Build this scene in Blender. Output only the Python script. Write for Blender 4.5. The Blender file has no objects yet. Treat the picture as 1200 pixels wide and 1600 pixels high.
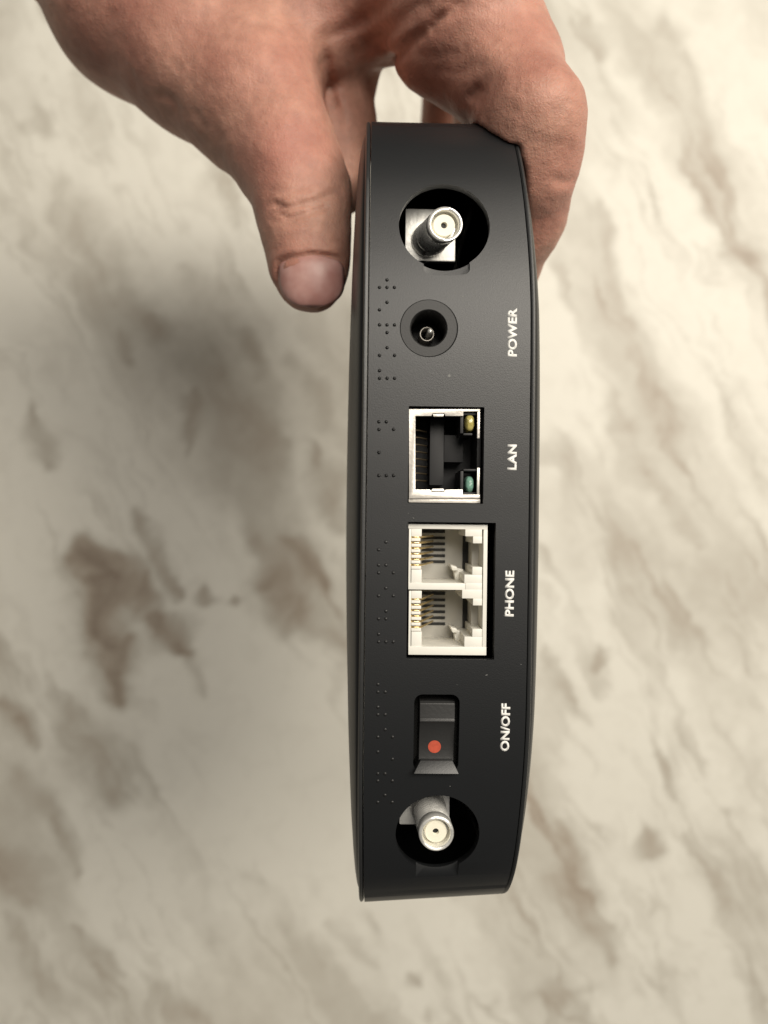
import bpy, bmesh, math
import numpy as np
from mathutils import Vector, Matrix, Euler

# everything below is measured in millimetres and stored in metres
S = 0.001
C = bpy.context.scene.collection
sc = bpy.context.scene
R = math.radians

# ------------------------------------------------------------------ camera
CAM_Z = 140.0            # mm in front of the modem's rear panel
FPX = 1246.0             # focal length in photo pixels (photo 1200 x 1600)
cam_d = bpy.data.cameras.new('camera')
cam = bpy.data.objects.new('camera', cam_d); C.objects.link(cam)
cam.location = (0, 0, CAM_Z * S)
cam_d.sensor_fit = 'VERTICAL'; cam_d.sensor_height = 24.0
cam_d.lens = 24.0 * FPX / 1600.0
cam_d.clip_start = 0.005; cam_d.clip_end = 20.0
cam_d.dof.use_dof = True
cam_d.dof.focus_distance = 0.1425
cam_d.dof.aperture_fstop = cam_d.lens / 2.0
sc.camera = cam

# ------------------------------------------------------------------ world and lamps
w = bpy.data.worlds.new('World'); sc.world = w; w.use_nodes = True
bg = w.node_tree.nodes['Background']
bg.inputs[0].default_value = (1.0, 0.95, 0.88, 1); bg.inputs[1].default_value = 0.085

def area(name, loc, size, power, col, target=(0, 0, -100)):
    d = bpy.data.lights.new(name, 'AREA'); d.shape = 'RECTANGLE'
    d.size, d.size_y = size; d.energy = power; d.color = col
    o = bpy.data.objects.new(name, d); C.objects.link(o)
    o.location = Vector(loc) * S
    v = (Vector(target) - Vector(loc)).normalized()
    o.rotation_euler = v.to_track_quat('-Z', 'Y').to_euler()
    return o
area('ceiling_lamp', (500, 350, 620), (0.46, 0.46), 8.1, (1.0, 0.925, 0.81))
area('panel_sheen_lamp', (150, 450, 1050), (0.46, 0.46), 6.6, (1.0, 0.93, 0.83))  # unseen lamp, added to give the rear panel its sheen

sc.view_settings.view_transform = 'Standard'
sc.view_settings.look = 'None'
sc.view_settings.exposure = 0.0
sc.view_settings.gamma = 1.0

# ------------------------------------------------------------------ numpy noise
_rs = np.random.RandomState(7)
_tab = _rs.rand(256, 256)
def vnoise(x, y):
    xi = np.floor(x).astype(int); yi = np.floor(y).astype(int)
    fx = x - xi; fy = y - yi
    fx = fx * fx * fx * (fx * (fx * 6 - 15) + 10); fy = fy * fy * fy * (fy * (fy * 6 - 15) + 10)
    g = lambda i, j: _tab[i & 255, j & 255]
    return (g(xi, yi) * (1 - fx) + g(xi + 1, yi) * fx) * (1 - fy) + (g(xi, yi + 1) * (1 - fx) + g(xi + 1, yi + 1) * fx) * fy
def fbm(x, y, o=5, gain=0.5):
    s = 0; a = 1; t = 0
    for k in range(o):
        s = s + a * vnoise(x + 17.3 * k, y + 9.1 * k); t += a; a *= gain; x = x * 2.03; y = y * 2.03
    return s / t

# ------------------------------------------------------------------ materials
def mat(name):
    m = bpy.data.materials.new(name); m.use_nodes = True
    nt = m.node_tree; b = nt.nodes['Principled BSDF']
    return m, nt, b
def N(nt, t, **kw):
    n = nt.nodes.new(t)
    for k, v in kw.items(): setattr(n, k, v)
    return n
def simple(name, col, rough, metal=0.0, spec=0.5, bump=None, var=0.0, vscale=300, rvar=0.0):
    m, nt, b = mat(name)
    b.inputs['Roughness'].default_value = rough; b.inputs['Metallic'].default_value = metal
    b.inputs['Specular IOR Level'].default_value = spec
    tc = N(nt, 'ShaderNodeTexCoord')
    no = N(nt, 'ShaderNodeTexNoise'); no.inputs['Scale'].default_value = vscale; no.inputs['Detail'].default_value = 5
    nt.links.new(tc.outputs['Object'], no.inputs['Vector'])
    mx = N(nt, 'ShaderNodeMix', data_type='RGBA')
    mx.inputs[6].default_value = (*[c * (1 - var) for c in col], 1)
    mx.inputs[7].default_value = (*[min(1, c * (1 + var)) for c in col], 1)
    nt.links.new(no.outputs['Fac'], mx.inputs[0]); nt.links.new(mx.outputs[2], b.inputs['Base Color'])
    if rvar:
        mr = N(nt, 'ShaderNodeMapRange'); mr.inputs[1].default_value = 0.3; mr.inputs[2].default_value = 0.7
        mr.inputs[3].default_value = rough - rvar; mr.inputs[4].default_value = rough + rvar
        nt.links.new(no.outputs['Fac'], mr.inputs[0]); nt.links.new(mr.outputs[0], b.inputs['Roughness'])
    if bump:
        n2 = N(nt, 'ShaderNodeTexNoise'); n2.inputs['Scale'].default_value = bump[0]; n2.inputs['Detail'].default_value = 3
        nt.links.new(tc.outputs['Object'], n2.inputs['Vector'])
        bp = N(nt, 'ShaderNodeBump'); bp.inputs['Strength'].default_value = bump[1]; bp.inputs['Distance'].default_value = bump[2]
        nt.links.new(n2.outputs['Fac'], bp.inputs['Height']); nt.links.new(bp.outputs[0], b.inputs['Normal'])
    return m

M = {}
M['panel'] = simple('matte_black_plastic', (0.0098, 0.0108, 0.0120), 0.40, spec=0.55, bump=(4200, 0.3, 0.00006), var=0.10, vscale=3000)
M['shell'] = simple('shell_plastic', (0.019, 0.0200, 0.0205), 0.40, spec=0.55, bump=(3000, 0.3, 0.00006), var=0.08)
M['ring'] = simple('jack_plastic', (0.022, 0.022, 0.022), 0.5, bump=(3000, 0.3, 0.00005))
M['inner'] = simple('inner_black_plastic', (0.012, 0.012, 0.013), 0.55)
M['rocker'] = simple('rocker_plastic', (0.028, 0.028, 0.028), 0.42, bump=(1500, 0.3, 0.0001), var=0.15)
M['red'] = simple('red_mark', (0.50, 0.085, 0.045), 0.5, var=0.3, vscale=1500)
M['ink'] = simple('white_ink', (0.84, 0.84, 0.81), 0.6, var=0.18, vscale=2500)
M['dot'] = simple('dot_plastic', (0.010, 0.010, 0.010), 0.42)
M['tin'] = simple('tinned_shield', (0.80, 0.76, 0.70), 0.36, metal=0.6, bump=(1800, 0.4, 0.00008), var=0.05, vscale=700, rvar=0.04)
M['chrome'] = simple('nickel_plate', (0.90, 0.89, 0.85), 0.28, metal=0.62, bump=(1500, 0.3, 0.00008), var=0.12, vscale=900, rvar=0.08)
M['flange'] = simple('flange_plate', (0.94, 0.93, 0.87), 0.50, metal=0.45, bump=(900, 0.5, 0.0002), var=0.12, vscale=500)
M['ptfe'] = simple('insulator', (0.86, 0.82, 0.68), 0.45, var=0.06)
M['gold'] = simple('gold_contact', (0.90, 0.70, 0.36), 0.25, metal=0.9, var=0.1)
M['dull'] = simple('dull_metal', (0.30, 0.28, 0.25), 0.4, metal=0.4, var=0.1)
M['dim_gold'] = simple('dark_gold_contact', (0.08, 0.06, 0.035), 0.45, metal=0.6, var=0.1)  # even dark gold for the LAN contacts
M['white'] = simple('ivory_plastic', (0.83, 0.815, 0.75), 0.38, bump=(700, 0.3, 0.0001), var=0.06)
M['shade'] = simple('shaded_ivory_plastic', (0.48, 0.465, 0.42), 0.45, var=0.06)  # the ivory plastic again, with the sockets' inner shade put into its colour
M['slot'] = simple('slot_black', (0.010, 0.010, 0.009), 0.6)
for nme, col in (('amber', (0.58, 0.50, 0.16)), ('green', (0.22, 0.42, 0.33))):
    m, nt, b = mat(nme + '_lens')
    b.inputs['Base Color'].default_value = (*col, 1); b.inputs['Roughness'].default_value = 0.18
    b.inputs['Transmission Weight'].default_value = 0.25
    b.inputs['Coat Weight'].default_value = 0.5
    tc = N(nt, 'ShaderNodeTexCoord'); vo = N(nt, 'ShaderNodeTexVoronoi'); vo.inputs['Scale'].default_value = 900
    nt.links.new(tc.outputs['Object'], vo.inputs['Vector'])
    bp = N(nt, 'ShaderNodeBump'); bp.inputs['Strength'].default_value = 0.6; bp.inputs['Distance'].default_value = 0.0004
    nt.links.new(vo.outputs['Distance'], bp.inputs['Height']); nt.links.new(bp.outputs[0], b.inputs['Normal'])
    M[nme] = m

# skin
m, nt, b = mat('skin'); M['skin'] = m
tc = N(nt, 'ShaderNodeTexCoord')
n1 = N(nt, 'ShaderNodeTexNoise'); n1.inputs['Scale'].default_value = 60; n1.inputs['Detail'].default_value = 4
n2 = N(nt, 'ShaderNodeTexNoise'); n2.inputs['Scale'].default_value = 420; n2.inputs['Detail'].default_value = 4
nt.links.new(tc.outputs['Object'], n1.inputs['Vector']); nt.links.new(tc.outputs['Object'], n2.inputs['Vector'])
cr = N(nt, 'ShaderNodeValToRGB')
cr.color_ramp.elements[0].position = 0.30; cr.color_ramp.elements[0].color = (0.35, 0.165, 0.122, 1)
cr.color_ramp.elements[1].position = 0.70; cr.color_ramp.elements[1].color = (0.55, 0.315, 0.235, 1)
nt.links.new(n1.outputs['Fac'], cr.inputs[0])
mx = N(nt, 'ShaderNodeMix', data_type='RGBA', blend_type='MULTIPLY'); mx.inputs[0].default_value = 1.0
mr = N(nt, 'ShaderNodeMapRange'); mr.inputs[1].default_value = 0.3; mr.inputs[2].default_value = 0.7; mr.inputs[3].default_value = 0.86; mr.inputs[4].default_value = 1.1
nt.links.new(n2.outputs['Fac'], mr.inputs[0]); nt.links.new(cr.outputs[0], mx.inputs[6]); nt.links.new(mr.outputs[0], mx.inputs[7])
# pinker skin over the joints (vertex attribute: where blood shows)
at = N(nt, 'ShaderNodeAttribute', attribute_name='flush')
mp = N(nt, 'ShaderNodeMix', data_type='RGBA'); mp.inputs[7].default_value = (0.54, 0.23, 0.18, 1)
ml = N(nt, 'ShaderNodeMath', operation='MULTIPLY'); ml.inputs[1].default_value = 0.75
nt.links.new(at.outputs['Fac'], ml.inputs[0]); nt.links.new(ml.outputs[0], mp.inputs[0])
nt.links.new(mx.outputs[2], mp.inputs[6]); nt.links.new(mp.outputs[2], b.inputs['Base Color'])
b.inputs['Roughness'].default_value = 0.52; b.inputs['Specular IOR Level'].default_value = 0.32
b.inputs['Subsurface Weight'].default_value = 0.25
b.inputs['Subsurface Radius'].default_value = (1.0, 0.35, 0.2); b.inputs['Subsurface Scale'].default_value = 0.0022
vo = N(nt, 'ShaderNodeTexVoronoi', feature='DISTANCE_TO_EDGE'); vo.inputs['Scale'].default_value = 1100
mpg = N(nt, 'ShaderNodeMapping'); mpg.inputs['Scale'].default_value = (1, 0.6, 1)
nd = N(nt, 'ShaderNodeTexNoise'); nd.inputs['Scale'].default_value = 500; nd.inputs['Detail'].default_value = 3
va = N(nt, 'ShaderNodeMixRGB'); va.inputs[0].default_value = 0.004
nt.links.new(tc.outputs['Object'], nd.inputs['Vector'])
nt.links.new(tc.outputs['Object'], mpg.inputs['Vector']); nt.links.new(mpg.outputs[0], va.inputs[1]); nt.links.new(nd.outputs['Color'], va.inputs[2])
nt.links.new(va.outputs[0], vo.inputs['Vector'])
b1 = N(nt, 'ShaderNodeBump'); b1.inputs['Strength'].default_value = 0.42; b1.inputs['Distance'].default_value = 0.00025
n3 = N(nt, 'ShaderNodeTexNoise'); n3.inputs['Scale'].default_value = 2600; n3.inputs['Detail'].default_value = 2
nt.links.new(tc.outputs['Object'], n3.inputs['Vector'])
b3 = N(nt, 'ShaderNodeBump'); b3.inputs['Strength'].default_value = 0.4; b3.inputs['Distance'].default_value = 0.00012
nt.links.new(n3.outputs['Fac'], b3.inputs['Height'])
b2 = N(nt, 'ShaderNodeBump'); nt.links.new(b3.outputs[0], b2.inputs['Normal']); b2.inputs['Strength'].default_value = 0.45; b2.inputs['Distance'].default_value = 0.0006
nt.links.new(vo.outputs['Distance'], b1.inputs['Height']); nt.links.new(n2.outputs['Fac'], b2.inputs['Height'])
nt.links.new(b2.outputs[0], b1.inputs['Normal']); nt.links.new(b1.outputs[0], b.inputs['Normal'])
m, nt, b = mat('nail'); M['nail'] = m
tc = N(nt, 'ShaderNodeTexCoord'); n1 = N(nt, 'ShaderNodeTexNoise'); n1.inputs['Scale'].default_value = 220
nt.links.new(tc.outputs['Object'], n1.inputs['Vector'])
cr = N(nt, 'ShaderNodeValToRGB'); cr.color_ramp.elements[0].position = 0.35; cr.color_ramp.elements[1].position = 0.65
cr.color_ramp.elements[0].color = (0.47, 0.235, 0.205, 1); cr.color_ramp.elements[1].color = (0.60, 0.36, 0.32, 1)
nt.links.new(n1.outputs['Fac'], cr.inputs[0]); nt.links.new(cr.outputs[0], b.inputs['Base Color'])
b.inputs['Roughness'].default_value = 0.45; b.inputs['Subsurface Weight'].default_value = 0.15
b.inputs['Subsurface Radius'].default_value = (1, .4, .3); b.inputs['Subsurface Scale'].default_value = 0.001

# marble
m, nt, b = mat('marble'); M['marble'] = m
tc = N(nt, 'ShaderNodeTexCoord')
at = N(nt, 'ShaderNodeAttribute', attribute_name='vein')
n1 = N(nt, 'ShaderNodeTexNoise'); n1.inputs['Scale'].default_value = 90; n1.inputs['Detail'].default_value = 6; n1.inputs['Distortion'].default_value = 0.6
nt.links.new(tc.outputs['Object'], n1.inputs['Vector'])
mr = N(nt, 'ShaderNodeMapRange'); mr.inputs[1].default_value = 0.25; mr.inputs[2].default_value = 0.75; mr.inputs[3].default_value = -0.05; mr.inputs[4].default_value = 0.05
nt.links.new(n1.outputs['Fac'], mr.inputs[0])
ad = N(nt, 'ShaderNodeMath', operation='ADD'); nt.links.new(at.outputs['Fac'], ad.inputs[0]); nt.links.new(mr.outputs[0], ad.inputs[1])
cr = N(nt, 'ShaderNodeValToRGB'); r_ = cr.color_ramp
r_.elements[0].position = 0.0; r_.elements[0].color = (0.81, 0.785, 0.70, 1)
r_.elements[1].position = 1.0; r_.elements[1].color = (0.23, 0.175, 0.13, 1)
e = r_.elements.new(0.30); e.color = (0.59, 0.56, 0.485, 1)
e = r_.elements.new(0.60); e.color = (0.42, 0.36, 0.29, 1)
nt.links.new(ad.outputs[0], cr.inputs[0]); nt.links.new(cr.outputs[0], b.inputs['Base Color'])
b.inputs['Roughness'].default_value = 0.50

# ------------------------------------------------------------------ object helpers
def link(name, me, material, parent=None, smooth=None):
    me.materials.append(material)
    o = bpy.data.objects.new(name, me); C.objects.link(o)
    if parent: o.parent = parent
    if smooth is not None:
        me.shade_smooth()
        me.set_sharp_from_angle(angle=R(smooth))
    return o
def bm_obj(name, bm, material, parent=None, smooth=30, bevel=None, segs=2):
    for v in bm.verts: v.co *= S
    bmesh.ops.recalc_face_normals(bm, faces=bm.faces)
    if bevel:
        ed = [e for e in bm.edges if len(e.link_faces) == 2 and e.calc_face_angle(0) > R(35)]
        bmesh.ops.bevel(bm, geom=ed, offset=bevel * S, segments=segs, affect='EDGES', profile=0.6, clamp_overlap=True)
    me = bpy.data.meshes.new(name); bm.to_mesh(me); bm.free()
    return link(name, me, material, parent, smooth)
def empty(name, loc=(0, 0, 0), rot=(0, 0, 0), parent=None):
    o = bpy.data.objects.new(name, None); C.objects.link(o); o.location = Vector(loc) * S; o.rotation_euler = rot
    o.empty_display_size = 0.01
    if parent: o.parent = parent
    return o
def box(bm, x0, x1, y0, y1, z0, z1):
    vs = [bm.verts.new((x, y, z)) for x in (x0, x1) for y in (y0, y1) for z in (z0, z1)]
    for q in ((0, 1, 3, 2), (4, 6, 7, 5), (0, 4, 5, 1), (2, 3, 7, 6), (0, 2, 6, 4), (1, 5, 7, 3)):
        bm.faces.new([vs[i] for i in q])
def prism(bm, pts, z0, z1):
    """polygon (x, y) extruded from z0 to z1"""
    a = [bm.verts.new((x, y, z0)) for x, y in pts]; b_ = [bm.verts.new((x, y, z1)) for x, y in pts]
    n = len(pts)
    bm.faces.new(a[::-1]); bm.faces.new(b_)
    for i in range(n): bm.faces.new([a[i], a[(i + 1) % n], b_[(i + 1) % n], b_[i]])
def lathe(bm, prof, cx, cy, n=48, sx=0.0, sy=0.0, closed=False):
    """prof: (r, z) list revolved round the z axis; sx, sy lean the axis as z falls"""
    rings = []
    zt = prof[0][1]
    for r, z in prof:
        ox = cx + sx * (z - zt); oy = cy + sy * (z - zt)
        if r < 1e-6: rings.append([bm.verts.new((ox, oy, z))])
        else: rings.append([bm.verts.new((ox + r * math.cos(2 * math.pi * k / n), oy + r * math.sin(2 * math.pi * k / n), z)) for k in range(n)])
    if closed: rings.append(rings[0])
    for A, B in zip(rings, rings[1:]):
        for k in range(n):
            k2 = (k + 1) % n
            if len(A) == 1 and len(B) == 1: continue
            if len(A) == 1: bm.faces.new([A[0], B[k], B[k2]])
            elif len(B) == 1: bm.faces.new([A[k], B[0], A[k2]])
            else: bm.faces.new([A[k], B[k], B[k2], A[k2]])
def tube(bm, pts, r, n=8):
    """round rod through 3-D points"""
    rings = []
    for i, p in enumerate(pts):
        p = Vector(p); a = Vector(pts[max(0, i - 1)]); b_ = Vector(pts[min(len(pts) - 1, i + 1)])
        t = (b_ - a).normalized(); u = t.orthogonal().normalized()
        if i and prev is not None: u = (prev - t * prev.dot(t)).normalized()
        prev = u; v = t.cross(u)
        rings.append([bm.verts.new(p + (u * math.cos(2 * math.pi * k / n) + v * math.sin(2 * math.pi * k / n)) * r) for k in range(n)])
    for A, B in zip(rings, rings[1:]):
        for k in range(n): bm.faces.new([A[k], A[(k + 1) % n], B[(k + 1) % n], B[k]])
    bm.faces.new(rings[0][::-1]); bm.faces.new(rings[-1])
prev = None
def rrect(x0, x1, y0, y1, r, n=6):
    pts = []
    for cx, cy, a0 in ((x1 - r, y1 - r, 0), (x0 + r, y1 - r, 90), (x0 + r, y0 + r, 180), (x1 - r, y0 + r, 270)):
        for k in range(n + 1):
            a = R(a0 + 90 * k / n); pts.append((cx + r * math.cos(a), cy + r * math.sin(a)))
    return pts

# ------------------------------------------------------------------ the modem's own frame
DEV_ROT = Euler((0, R(1.24), R(-0.7)), 'XYZ')
DM = DEV_ROT.to_matrix(); DI = DM.inverted()
def L(px, py, z=0.0):
    """point of the modem's plane z (own frame, mm) that the photograph shows at (px, py)"""
    o = DI @ Vector((0, 0, CAM_Z)); d = DI @ Vector(((px - 600) / FPX, (800 - py) / FPX, -1))
    t = (z - o.z) / d.z; p = o + d * t
    return p.x, p.y
def W(px, py, z):
    k = (CAM_Z - z) / FPX
    return np.array(((px - 600) * k, (800 - py) * k, z))

# plan outline of the body (y, z): gently bowed rear panel, rounded corners
def catmull(P, n=8):
    out = []
    for i in range(len(P) - 1):
        p0 = P[max(i - 1, 0)]; p1 = P[i]; p2 = P[i + 1]; p3 = P[min(i + 2, len(P) - 1)]
        for k in range(n):
            t = k / n
            out.append(tuple(0.5 * ((2 * b) + (-a + c) * t + (2 * a - 5 * b + 4 * c - d) * t * t + (-a + 3 * b - 3 * c + d) * t ** 3) for a, b, c, d in zip(p0, p1, p2, p3)))
    out.append(P[-1]); return out
half = [(0, 0), (15, 0.0), (30, -.25), (42, -1.1), (52, -2.6), (60, -4.4), (66, -6.6), (70, -8.9), (73.2, -11.6), (75.6, -14.8), (77.6, -19), (78.8, -24), (79.4, -31),
        (79.6, -50), (79.2, -80), (76, -104), (66, -114), (50, -118), (25, -119), (0, -119)]
half_s = catmull(half, 8)
outline = half_s[:-1] + [(-y, z) for y, z in half_s[::-1]][:-1]
fy = np.array([p[0] for p in half_s if p[1] > -24.1]); fz = np.array([p[1] for p in half_s if p[1] > -24.1])
def zp(y):
    return np.interp(np.abs(y), fy, fz)
XL, XR = L(573, 800)[0], L(826.5, 760)[0]
def xl(y):
    return XL + (0.55 * max(0, (-y - 40) / 38) ** 2 if y < 0 else 0)
def xr(y):
    return XR - (1.6 if y < 0 else 2.9) * max(0, (abs(y) - 36) / 42) ** 1.6
def shear_y(x, y):
    # the lower end is cut slightly askew: shorter towards the right shell
    k = min(1, max(0, (-y - 40) / 35)); return y + k * 1.9 * (x - XL) / (XR - XL) * 0.85

# ------------------------------------------------------------------ modem root
modem = empty('modem', (0, 0, 0), DEV_ROT)
modem['label'] = 'slim black modem with rounded ends held edge-on, showing its ports, antenna sockets and white lettering'
modem['category'] = 'modem'

# rear panel band
def inset_loop(loop, d):
    n = len(loop); out = []
    for i in range(n):
        a = Vector(loop[i - 1]); b_ = Vector(loop[(i + 1) % n]); t = (b_ - a).normalized()
        nrm = Vector((t.y, -t.x))   # inward for this winding
        p = Vector(loop[i]) + nrm * d
        out.append((p.x, p.y))
    return out
inn = inset_loop(outline, 2.0)
# make sure it is really the inside
if abs(inn[0][1]) < 1e-6 or inn[0][1] > 0: inn = inset_loop(outline, -2.0)
bm = bmesh.new()
n = len(outline)
rings = []
for x, lp in ((XL, outline), (XR, outline), (XR, inn), (XL, inn)):
    fx_ = xl if x == XL else xr
    rings.append([bm.verts.new((fx_(y), shear_y(x, y), z)) for y, z in lp])
for a in range(4):
    A = rings[a]; B = rings[(a + 1) % 4]
    for i in range(n): bm.faces.new([A[i], A[(i + 1) % n], B[(i + 1) % n], B[i]])
panel = bm_obj('rear_panel', bm, M['panel'], modem, smooth=None)

cut = bmesh.new()
def cut_cyl(px, py, rpx, z0=-9, z1=4, zs=None, n=72):
    y0 = L(px, py)[1]; z = float(zp(y0)) if zs is None else zs
    cx, cy = L(px, py, z); r = rpx / FPX * (CAM_Z - z)
    b2_ = bmesh.new()
    return cx, cy, r, z
def add_cutter(build):
    global panel
    b_ = bmesh.new(); build(b_)
    for v in b_.verts: v.co *= S
    bmesh.ops.recalc_face_normals(b_, faces=b_.faces)
    me = bpy.data.meshes.new('cutter'); b_.to_mesh(me); b_.free()
    co = bpy.data.objects.new('cutter', me); C.objects.link(co); co.parent = modem
    md = panel.modifiers.new('cut', 'BOOLEAN'); md.object = co; md.operation = 'DIFFERENCE'; md.solver = 'EXACT'
    cutters.append(co)
cutters = []
# antenna socket openings
HT = cut_cyl(694.5, 352, 71.5); HB = cut_cyl(684, 1305, 66)
add_cutter(lambda b_: lathe(b_, [(0, 6), (HT[2], 6), (HT[2], -12), (0, -12)], HT[0], HT[1], 72))
add_cutter(lambda b_: lathe(b_, [(0, 6), (HB[2], 6), (HB[2], -12), (0, -12)], HB[0], HB[1], 72))
# shallow notch under each opening
def notch(cx, cy, z, hw, dep):
    def f(b_):
        pts = [(-hw * 1.0, 4.5), (-hw, 1.0), (-hw * .9, .35), (-hw * .6, .04), (0, -.1), (hw * .6, .04), (hw * .9, .35), (hw, 1.0), (hw * 1.0, 4.5)]
        prism(b_, [(cx + x, cy + y) for x, y in pts], z - dep, z + 3)
    return f
nx, ny = L(697, 433, HT[3]); add_cutter(notch(nx, ny, float(zp(ny)), 4.1, 1.25))
nx2, ny2 = L(683, 1383, HB[3] - 3); add_cutter(notch(nx2, ny2 + .3, float(zp(ny2 + 1)), 3.9, 0.3))
# power jack
PJ = (*L(670.5, 512, 0), 5.15)
add_cutter(lambda b_: lathe(b_, [(0, 3), (PJ[2], 3), (PJ[2], -5), (0, -5)], PJ[0], PJ[1], 72))
# lan recess and phone recess
def rect_px(x0, y0, x1, y1, z=0.0):
    a = L(x0, y1, z); b_ = L(x1, y0, z); return a[0], b_[0], a[1], b_[1]
lr = rect_px(637, 636, 757, 786)
add_cutter(lambda b_: prism(b_, rrect(*lr, 0.15, 2), -5, 3))
pr = rect_px(635, 817, 775, 1030)
add_cutter(lambda b_: prism(b_, rrect(*pr, 0.15, 2), -5, 3))
# switch window with a flared lower lip
sr = rect_px(646, 1086, 719, 1210)
add_cutter(lambda b_: prism(b_, rrect(*sr, 1.5, 6), -8, 3))
bpy.context.view_layer.update()
dg = bpy.context.evaluated_depsgraph_get()
me = bpy.data.meshes.new_from_object(panel.evaluated_get(dg))
panel.modifiers.clear()
panel.data = me
for c_ in cutters:
    d_ = c_.data; bpy.data.objects.remove(c_); bpy.data.meshes.remove(d_)
bm2 = bmesh.new(); bm2.from_mesh(me)
bmesh.ops.remove_doubles(bm2, verts=bm2.verts, dist=2e-6)
ed = [e for e in bm2.edges if len(e.link_faces) == 2 and e.calc_face_angle(0) > R(38) and all(v.co.z > -0.03 for v in e.verts)]
bmesh.ops.bevel(bm2, geom=ed, offset=0.00016, segments=2, affect='EDGES', profile=0.6, clamp_overlap=True)
bmesh.ops.triangulate(bm2, faces=[f for f in bm2.faces if len(f.verts) > 4])
bm2.to_mesh(me); bm2.free()
me.materials.clear(); me.materials.append(M['panel'])
# exact normals of the bowed face, so that the openings leave no shading marks
me.shade_smooth(); me.set_sharp_from_angle(angle=R(30))
ys_ = np.linspace(0, 79.3, 800)
_oy = np.array([p[0] for p in half_s if p[1] > -60]); _oz = np.array([p[1] for p in half_s if p[1] > -60])
_s = np.concatenate([[0], np.cumsum(np.hypot(np.diff(_oy), np.diff(_oz)))])
_ty = np.gradient(_oy, _s); _tz = np.gradient(_oz, _s)
nl = []
cn = [tuple(c.vector) for c in me.corner_normals]
for p in me.polygons:
    for li in p.loop_indices:
        v = me.vertices[me.loops[li].vertex_index].co / S
        k = int(np.argmin((_oy - abs(v.y)) ** 2 + (_oz - v.z) ** 2))
        ty, tz = _ty[k], _tz[k]
        if abs(v.y) < _oy[-1] and k + 1 < len(_oy):   # finer: interpolate the tangent
            ty = np.interp(abs(v.y), _oy[:60], _ty[:60]) if abs(v.y) < 76 else ty; tz = np.interp(abs(v.y), _oy[:60], _tz[:60]) if abs(v.y) < 76 else tz
        an = Vector((0, -tz * (1 if v.y >= 0 else -1), ty)).normalized()
        dist = abs(v.z - float(zp(v.y))) if abs(v.y) < 70 else math.hypot(_oy[k] - abs(v.y), _oz[k] - v.z) * .3
        if v.z > -60 and p.normal.dot(an) > .985 and dist < .3: nl.append(tuple(an))
        else: nl.append(cn[li])
me.normals_split_custom_set(nl)

# side shells: domed, with a lip beside the seam and a groove behind the lip
prof = [(2.4, .12), (.55, .12), (.18, .22), (0.02, .5), (.05, .82), (.3, 1.0), (.75, 1.05), (1.5, 1.06), (1.75, 1.15), (1.8, 1.3), (1.95, 1.55), (2.5, 2.0), (3.6, 2.55), (5.2, 3.05), (8, 3.6),
        (12, 4.05), (18, 4.45), (26, 4.75), (36, 4.9), (46, 4.95)]
def shell(side):
    bm = bmesh.new(); cz = -60.0; rings = []
    for d, off in prof:
        k = 1 - d / 60.0
        ring = []
        for y, z in outline:
            tp = 1 - (.25 * min(1, y / 78) ** 3 if (side < 0 and y > 0) else (.52 if side < 0 else .42) * min(1, abs(y) / 78) ** 2)
            o2 = off if off < 1.1 else 1.06 + (off - 1.06) * tp * (.86 if side < 0 else .95)
            x = xl(y * k) - o2 if side < 0 else xr(y * k) + o2
            yy = shear_y(XL if side < 0 else XR, y)
            # true distance inset near the rim, uniform scaling further in
            ring.append(bm.verts.new((x, yy * k, cz + (z - cz) * k)))
        rings.append(ring)
    for A, B in zip(rings, rings[1:]):
        for i in range(n): bm.faces.new([A[i], A[(i + 1) % n], B[(i + 1) % n], B[i]])
    c_ = bm.verts.new((XL - 4.95 if side < 0 else XR + 4.95, 0, cz))
    for i in range(n): bm.faces.new([rings[-1][i], rings[-1][(i + 1) % n], c_])
    return bm_obj('side_shell', bm, M['shell'], modem, smooth=40)
shell(-1); shell(1)

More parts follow.
